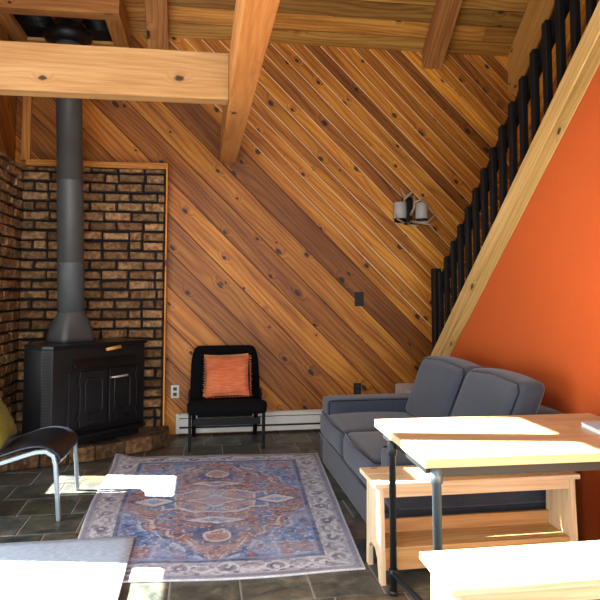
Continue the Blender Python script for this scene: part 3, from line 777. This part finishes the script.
# ------------------------------------------------------------------ rug (pattern woven into its vertices) and mat
def srgb(h): return np.array(lin(h)[:3])
def vnoise(x, y, sc, seed):
    r = np.random.default_rng(seed); G = r.normal(0, 1, (64, 64)); px_, py_ = x*sc+31.3, y*sc+29.7
    i, j = np.floor(px_).astype(int), np.floor(py_).astype(int); f, g = px_-i, py_-j
    f, g = f*f*(3-2*f), g*g*(3-2*g); a = lambda di, dj: G[(i+di) % 64, (j+dj) % 64]
    return (a(0, 0)*(1-f)+a(1, 0)*f)*(1-g)+(a(0, 1)*(1-f)+a(1, 1)*f)*g
def rug_pattern(u, v):
    """u across 0..1 (1.62 m), v along 0..1 (2.3 m, 0 at the near end) -> colours"""
    x0 = (u-.5)*1.62; y0 = (v-.5)*2.3
    x = x0+.007*vnoise(x0, y0, 14, 1); y = y0+.007*vnoise(x0, y0, 14, 2)
    ax, ay = np.abs(x), np.abs(y)
    C = {k: srgb(c) for k, c in dict(navy='#46527a', blue='#6284b8', sky='#86a2cc', rust='#9c6f62', rose='#ad8880', cream='#d2d4d8', grey='#a9adb9', lilac='#878ca2', ink='#52566e').items()}
    col = np.zeros(u.shape+(3,)); col[:] = C['blue']
    def setc(mask, c, k=1.0):
        m = (np.asarray(mask, float)*k)[..., None]; col[:] = col*(1-m)+C[c]*m
    # mirrored scrolling motifs: contour lines and islands of smooth noise
    f1 = vnoise(ax, ay, 17, 5)+.6*vnoise(ax, ay, 36, 6); f2 = vnoise(ax, ay, 24, 7)+.5*vnoise(ax, ay, 50, 8)
    hx = ax/.72+ay/.98+.05*vnoise(ax, ay, 9, 9)
    corner = hx > 1.0; fld = ~corner
    setc(corner & (f1 > .5), 'sky', .8); setc(corner & (f1 < -.7), 'navy', .8); setc(corner & (f2 > .95), 'rust', .8)
    setc(corner & (np.abs(f2-.2) < .07), 'cream', .5)
    setc(corner & (np.abs(ax-.46)+.02*f1 < .10) & (np.abs(ay-.82)+.02*f2 < .05), 'rose', .7); setc(corner & (np.abs(np.maximum(np.abs(ax-.46)/.10, np.abs(ay-.82)/.07)-1.1) < .10), 'cream', .35)
    setc(fld, 'rust')
    setc(fld & (f2 > .55), 'rose', .9); setc(fld & (f2 < -.85), 'lilac', .8); setc(fld & (f1 > .95), 'blue', .85); setc(fld & (f1 < -1.0), 'navy', .7)
    setc(fld & (np.abs(f1-.1) < .07), 'cream', .45); setc(fld & (np.abs(f2+.45) < .06), 'ink', .5)
    hj = hx+.06*np.sign(np.sin(ax*52)); setc(np.abs(hj-1.0) < .02, 'cream', .6); setc(np.abs(hj-.965) < .014, 'ink', .5)
    # medallion: cream-edged star on blue with arms to both sides
    oct_ = np.maximum(np.maximum(ax/.30, ay/.21), (ax/.30+ay/.21)/1.45)
    setc(oct_ < 1.12, 'ink', .7); setc(oct_ < 1.06, 'cream', .9); setc(oct_ < .96, 'rose'); setc((oct_ < .96) & (f2 > .1), 'blue'); setc((oct_ < .96) & (np.abs(f1) < .12), 'cream', .7)
    setc((np.maximum(np.abs(ax-.30)/.05, ay/.16) < 1), 'cream', .8); setc((np.maximum(np.abs(ax-.30)/.034, ay/.14) < 1), 'blue')
    dia = np.maximum(np.abs(ax-.40)/.14+ay/.09, 0); setc(dia < 1.3, 'navy', .75); setc(dia < 1.0, 'cream', .95); setc(dia < .45, 'sky')
    d2 = (ax/.19)**.8+(ay/.13)**.8; setc(d2 < 1.25, 'navy', .6); setc(d2 < 1.08, 'cream', .85); setc(d2 < .85, 'sky'); setc((d2 < .85) & (f2 > .3), 'cream', .8); setc((d2 < .85) & (f1 > .5), 'rose')
    for sy in (-.60, .60):                                   # ringed pendants above and below
        rr = np.hypot(x/.075, (y-sy)/.09); pet = rr+.18*np.cos(10*np.arctan2(y-sy, x))
        setc(pet < 1.9, 'navy', .7); setc(rr < 1.1, 'cream', .85); setc(rr < .86, 'rose'); setc((rr < .86) & (f1 > .1), 'cream', .6); setc(rr < .3, 'rust')
    for sy in (-.36, .36):
        d3 = ax/.20+np.abs(y-sy)/.07; setc(d3 < 1.15, 'navy', .8); setc(d3 < .95, 'cream', .9); setc(d3 < .5, 'blue')
    # borders
    e = np.minimum(.81-np.abs(x0), 1.15-np.abs(y0)); along = np.where((.81-np.abs(x0)) < (1.15-np.abs(y0)), y, x)
    setc(e < .235, 'navy', .8); setc((e < .235) & (e > .222), 'sky', .7)
    m = (e < .195) & (e > .045); setc(m, 'grey'); ee = (e-.12)/.075
    setc(m & (np.abs(ee-.55*np.sin(along*24)) < .2), 'cream', .95); setc(m & (np.abs(ee+.55*np.sin(along*24)) < .12), 'ink', .6)
    g = np.hypot((np.mod(along+.065, .262)-.131)/.066, ee/.8); setc(m & (g < 1.0), 'cream', .9); setc(m & (g < .75), 'lilac'); setc(m & (g < .45), 'ink', .8); setc(m & (g < .2), 'cream')
    fb = vnoise(along*1.0, e*1.4, 34, 12); setc(m & (fb > .75), 'cream', .9); setc(m & (fb < -.85), 'ink', .7)
    setc((e < .045) & (e > .018), 'lilac', .9); setc(e < .018, 'grey'); setc(e < .009, 'cream')
    f3 = vnoise(np.abs(x0), np.abs(y0), 60, 31); inner = e > .235
    setc(inner & (f3 > 1.05), 'cream', .65); setc(inner & (f3 < -1.15), 'ink', .55)
    # wear: the print fades in drifts
    wear = np.clip(.20+.16*vnoise(x0, y0, 5, 20)+.14*vnoise(x0, y0, 40, 21), 0, .55)[..., None]
    col[:] = col*(1-wear)+srgb('#b0b2be')*wear
    nz = rng.normal(0, .09, u.shape)[..., None]
    return np.clip(col*(1+nz), 0.01, 1)
nu, nv = 250, 340
uu, vv = np.meshgrid(np.linspace(0, 1, nu+1), np.linspace(0, 1, nv+1), indexing='ij')
FL, FR, BL, BR = map(np.array, ((-.675, 3.25), (.83, 3.21), (-.70, 5.62), (1.0, 5.50)))
xy = (FL*((1-uu)*(1-vv))[..., None]+FR*(uu*(1-vv))[..., None]+BL*((1-uu)*vv)[..., None]+BR*(uu*vv)[..., None])
xy[..., 1] += .018*np.sin(uu*7+.5)*(1-vv); xy[..., 0] += .012*np.sin(vv*9)*(1-uu)
zz = .009+.002*np.sin(uu*23+vv*11)*np.sin(vv*17)
cl = np.exp(-((uu/.09)**2+((1-vv)/.07)**2)); zz = zz+.030*cl*(.5+.5*np.sin(uu*30+1))
colr = rug_pattern(uu, vv)
nv1 = nv+1; N_ = (nu+1)*nv1
Vt = np.column_stack([xy[..., 0].ravel(), xy[..., 1].ravel(), zz.ravel()])
Vb = Vt.copy(); Vb[:, 2] -= .0075
ii, jj = np.meshgrid(np.arange(nu), np.arange(nv), indexing='ij'); a = (ii*nv1+jj).ravel()
Ft = np.column_stack([a, a+nv1, a+nv1+1, a+1]); Fb = Ft[:, ::-1]+N_
rim = [i*nv1 for i in range(nu+1)]+[nu*nv1+j for j in range(1, nv+1)]+[i*nv1+nv for i in range(nu-1, -1, -1)]+[j for j in range(nv-1, 0, -1)]
Fs = [(rim[(k+1) % len(rim)], rim[k], rim[k]+N_, rim[(k+1) % len(rim)]+N_) for k in range(len(rim))]
me = bpy.data.meshes.new('area_rug'); me.from_pydata(np.vstack([Vt, Vb]).tolist(), [], Ft.tolist()+Fb.tolist()+Fs)
ca = me.color_attributes.new('pattern', 'FLOAT_COLOR', 'POINT'); c4 = np.ones((2*N_, 4)); c4[:N_, :3] = colr.reshape(-1, 3); c4[N_:, :3] = .5
ca.data.foreach_set('color', c4.ravel()); me.materials.append(M['rug']); me.update(); me.polygons.foreach_set('use_smooth', [True]*len(me.polygons))
o = bpy.data.objects.new('area_rug', me); COL.objects.link(o)
tag(o, 'faded blue and rust oriental rug with pale floral border on the slate floor', 'rug')

b = MB(); b.rbox(-1.62, -.352, 2.35, 3.785, .0125, .032, .008, n=16)
tag(b.build('floor_mat', 'woven'), 'thick pale grey woven mat half in sunlight over the rug corner', 'mat')

# ------------------------------------------------------------------ sofa
t = thing('loveseat', 'slate blue two-seat sofa with dark piping against the orange wall', 'sofa', (1.5, 4.4, 0))
SF, SN = 5.31, 3.37
b = MB(); b.rbox(.985, 2.05, SN, SF, .004, .225, .018, n=10); part(b, 'base', 'skirt', t)
b = MB()
for y in (SF-.10, SN+.10): b.tube([(.982, y, .01), (.982, y, .215)], .004, 6)
b.tube([(.981, SN+.01, .222), (.981, SF-.01, .222)], .006, 6); part(b, 'piping', 'piping', t)
def arm(y0, y1, inner):
    b = MB(); b.rbox(1.0, 1.99, y0, y1, .225, .53, .035, (0, 0, .006), n=10); a = part(b, 'arm', 'sofa', t)
    b = MB(); yi = inner; s_ = -1 if yi == y0 else 1
    b.tube([(1.016, yi-s_*.012, .30), (1.012, yi-s_*.012, .50), (1.025, yi-s_*.010, .522), (1.98, yi-s_*.010, .522)], .006, 6); part(b, 'piping', 'piping', a)
arm(5.04, SF, 5.04); arm(SN, SN+.19, SN+.19)
def tcush(y0, y1, wing, zt):
    b = MB()
    b.rbox(.972, 1.68, y0+.004, y1-.004, .226, zt, .045, (.012, 0, .022), n=12)
    c = part(b, 'seat_cushion', 'sofa', t)
    b = MB(); r = .03
    for z, g in ((zt-.012, .010), (.238, .004)):
        b.tube([(1.35, y1-.012, z), (1.032, y1-.012, z), (.99, y1-.03, z), (.972-g, (y0+y1)/2, z+.004), (.99, y0+.03, z), (1.032, y0+.012, z), (1.35, y0+.012, z)], .0065, 6)
    part(b, 'piping', 'piping', c)
tcush(4.41, 5.27, 1, .415); tcush(3.60, 4.41, -1, .425)
b = MB(); b.rbox(1.86, 2.09, SN, SF, .225, .70, .04, n=8); part(b, 'backrest', 'sofa', t)
def lean(z): return (z-.42)*.36-.03
def bcush(y0, y1, z1, tilt=0):
    ym = (y0+y1)/2
    def xf(q): return (q.x+lean(q.z)-.02, q.y+(q.z-.4)*tilt, q.z+.012*math.sin((q.y-y0)/(y1-y0)*3.1))
    b = MB(); b.rbox(1.66, 1.845, y0, y1, .415, z1, .055, (.028, .012, .012), n=14, xf=xf); c = part(b, 'back_cushion', 'sofa', t)
    b = MB(); P_ = []
    for (yy, zz_) in ((y1-.03, .46), (y1-.012, z1-.05), (y1-.05, z1-.012), (ym, z1-.002), (y0+.05, z1-.012), (y0+.012, z1-.05), (y0+.03, .46)):
        P_.append(Vector(xf(Vector((1.672, yy, zz_)))))
    b.tube(P_, .006, 6); part(b, 'piping', 'piping', c)
bcush(4.20, 5.06, .87, -.10); bcush(3.44, 4.19, .875, -.09)

# ------------------------------------------------------------------ table
t = thing('dining_table', 'pale wooden table with grey steel legs beside the sofa', 'table', (1.45, 2.82, 0)); t.rotation_euler.z = R(-.7)
b = MB(); TX0, TX1, TY0, TY1 = .885, 2.08, 2.46, 3.25
w = (TY1-TY0)/9
for i in range(9):
    xcut = random.uniform(1.2, 1.8)
    for xa, xb in ((TX0, xcut), (xcut, TX1)): b.obox((xa, TY0+i*w, .70), (xb-xa, 0, 0), (0, w, 0), (0, 0, .035), 0, tn(.94, 1.05, .02))
part(b, 'tabletop', 'tabletop', t)
LX = (.915, 2.05)
for x in LX:
    xn, xf_ = x+.026, x-.026
    for xx, y, m in ((xn, 2.495, 'steel'), (xf_, 2.945, 'dark_metal')):
        b = MB(); r = .0185 if y < 2.6 else .016; b.lathe((xx, y, 0), [(r, .003), (r, .63), (r+.006, .632), (r+.006, .699)], 18); l = part(b, 'leg', m, t)
        b = MB(); b.lathe((xx, y, 0), [(r+.004, .0), (r+.004, .02)], 16); part(b, 'foot', 'dark_metal', l)
    b = MB(); b.tube([(xn, 2.51, .10), (xf_, 2.93, .10)], .013, 12); part(b, 'foot_bar', 'dark_metal', t)
    b = MB(); b.tube([(xf_, 2.945, .085), (xf_, 2.945, .115)], .021, 14); part(b, 'clamp', 'dark_metal', t)
    b = MB(); b.box(x-.012, x+.012, 2.52, 3.16, .662, .699); part(b, 'side_rail', 'dark_metal', t, bevel=.003)
for y in (2.49, 3.16):
    b = MB(); b.box(LX[0]+.045, LX[1]-.045, y, y+.022, .655, .699); part(b, 'apron', 'dark_metal', t, bevel=.003)
t = thing('booklet', 'pale blue booklet lying on the wooden table', 'book', (1.95, 2.86, .736))
bx = [(1.838, 2.925), (1.815, 2.735), (2.05, 2.70), (2.075, 2.895)]
b = MB(); b.prism([(x, y, .7385) for x, y in bx], (0, 0, .018)); part(b, 'page_block', 'pages', t)
b = MB(); e = [((x-1.945)*1.03+1.945, (y-2.814)*1.03+2.814) for x, y in bx]
b.prism([(x, y, .7356) for x, y in e], (0, 0, .0027)); b.prism([(x, y, .7567) for x, y in e], (0, 0, .003)); part(b, 'cover', 'booklet', t)

# ------------------------------------------------------------------ benches
def bench(label, y0):
    """pine bench: two seat boards, panel ends cut into feet, a boxed shelf between"""
    X0, X1, D, H = .832, 1.905, .295, .47
    t = thing('bench', label, 'bench', ((X0+X1)/2, y0+D/2, 0), 'pine benches')
    for a, c in ((0, D*.56), (D*.56+.009, D)):
        b = MB(); b.box(X0, X1, y0+a, y0+c, H-.024, H, 0, tn(.98, 1.05, .01)); part(b, 'seat_board', 'pine', t, bevel=.003)
    for x in (X0+.026, X1-.05):
        b = MB(); p = [(y0-.012, 0), (y0+.035, 0), (y0+.055, .10), (y0+.10, .135), (y0+.17, .135), (y0+.215, .10), (y0+.222, 0), (y0+.262, 0), (y0+.245, H-.025), (y0+.012, H-.025)]
        tone = tn(1.0, 1.04, .01)
        # concave outline: triangulated as two legs and a web
        for q in ([p[0], p[1], p[2], p[9]], [p[2], p[3], p[9]], [p[3], p[4], p[8], p[9]], [p[4], p[5], p[8]], [p[5], p[6], p[7], p[8]]):
            b.prism([(x, y, z+.001) for y, z in q], (.024, 0, 0), 0, tone, (0, 0, 1))
        part(b, 'end_panel', 'pine', t)
    b = MB(); b.box(X0+.0505, X1-.0505, y0+.02, y0+.042, H-.074, H-.0245, 0, (1.02, 1, .97)); part(b, 'apron', 'pine', t, bevel=.002)
    b = MB(); b.box(X0+.0505, X1-.0505, y0+.03, y0+.052, .05, .157, 0, (1.05, 1.02, .98)); part(b, 'shelf_front', 'pine_shelf', t, bevel=.002)
    b = MB(); b.box(X0+.0505, X1-.0505, y0+.0525, y0+.225, .135, .156, 0, (1.08, 1.05, 1.0)); part(b, 'shelf', 'pine_shelf', t, bevel=.002)
    b = MB(); b.box(X0+.0505, X1-.0505, y0+.2255, y0+.245, .135, .222, 0, (.92, .85, .75)); part(b, 'shelf_back', 'pine_shelf', t, bevel=.002)
    return t
bf = bench('pine bench between the table and the sofa', 3.055)
bn = copy_tree(bf); bn.location = (bf.location.x-.055, bf.location.y-1.09, 0); bn['label'] = 'sunlit pine bench in front of the table, cut off at the lower corner'

# ------------------------------------------------------------------ light
w = bpy.data.worlds.new('sky'); SC.world = w; w.use_nodes = True
nt = w.node_tree; nt.nodes.clear()
ow = nt.nodes.new('ShaderNodeOutputWorld'); bg = nt.nodes.new('ShaderNodeBackground'); nt.links.new(bg.outputs[0], ow.inputs[0])
bg.inputs[0].default_value = (.86, .93, 1.0, 1); bg.inputs[1].default_value = 5.0
sun = bpy.data.lights.new('sun', 'SUN'); sun.energy = 58; sun.angle = R(.6); sun.color = (1, .95, .86)
so = bpy.data.objects.new('sun', sun); COL.objects.link(so); so.location = (-8, 6, 8)
so.rotation_euler = Vector((1, -.20, -.81)).to_track_quat('-Z', 'Y').to_euler()
def portal(loc, rot, sx, sy):
    l = bpy.data.lights.new('daylight_portal', 'AREA'); l.shape = 'RECTANGLE'; l.size = sx; l.size_y = sy; l.cycles.is_portal = True
    o = bpy.data.objects.new('daylight_portal', l); COL.objects.link(o); o.location = loc; o.rotation_euler = rot
for y0, y1, z0, z1 in LWIN: portal((XL-.07, (y0+y1)/2, (z0+z1)/2), (0, R(-90), 0), z1-z0, y1-y0)
for x0, x1, z0, z1 in WIN: portal(((x0+x1)/2, YF-.07, (z0+z1)/2), (R(90), 0, 0), x1-x0, z1-z0)

# ------------------------------------------------------------------ camera
cam = bpy.data.cameras.new('camera'); co = bpy.data.objects.new('camera', cam); COL.objects.link(co); SC.camera = co
cam.sensor_fit = 'HORIZONTAL'; cam.sensor_width = 36; cam.lens = 640/600*36
cam.shift_y = -(300-245.3)/600; cam.clip_start = .05
co.location = (0, 0, 1.4); co.rotation_euler = (R(90+4.0), 0, R(-8.75))
SC.view_settings.view_transform = 'Standard'; SC.view_settings.look = 'None'; SC.view_settings.gamma = 1
SC.view_settings.exposure = .52; SC.view_settings.use_curve_mapping = False
SC.cycles.use_denoising = True; SC.cycles.max_bounces = 10; SC.cycles.diffuse_bounces = 6; SC.cycles.sample_clamp_indirect = 8
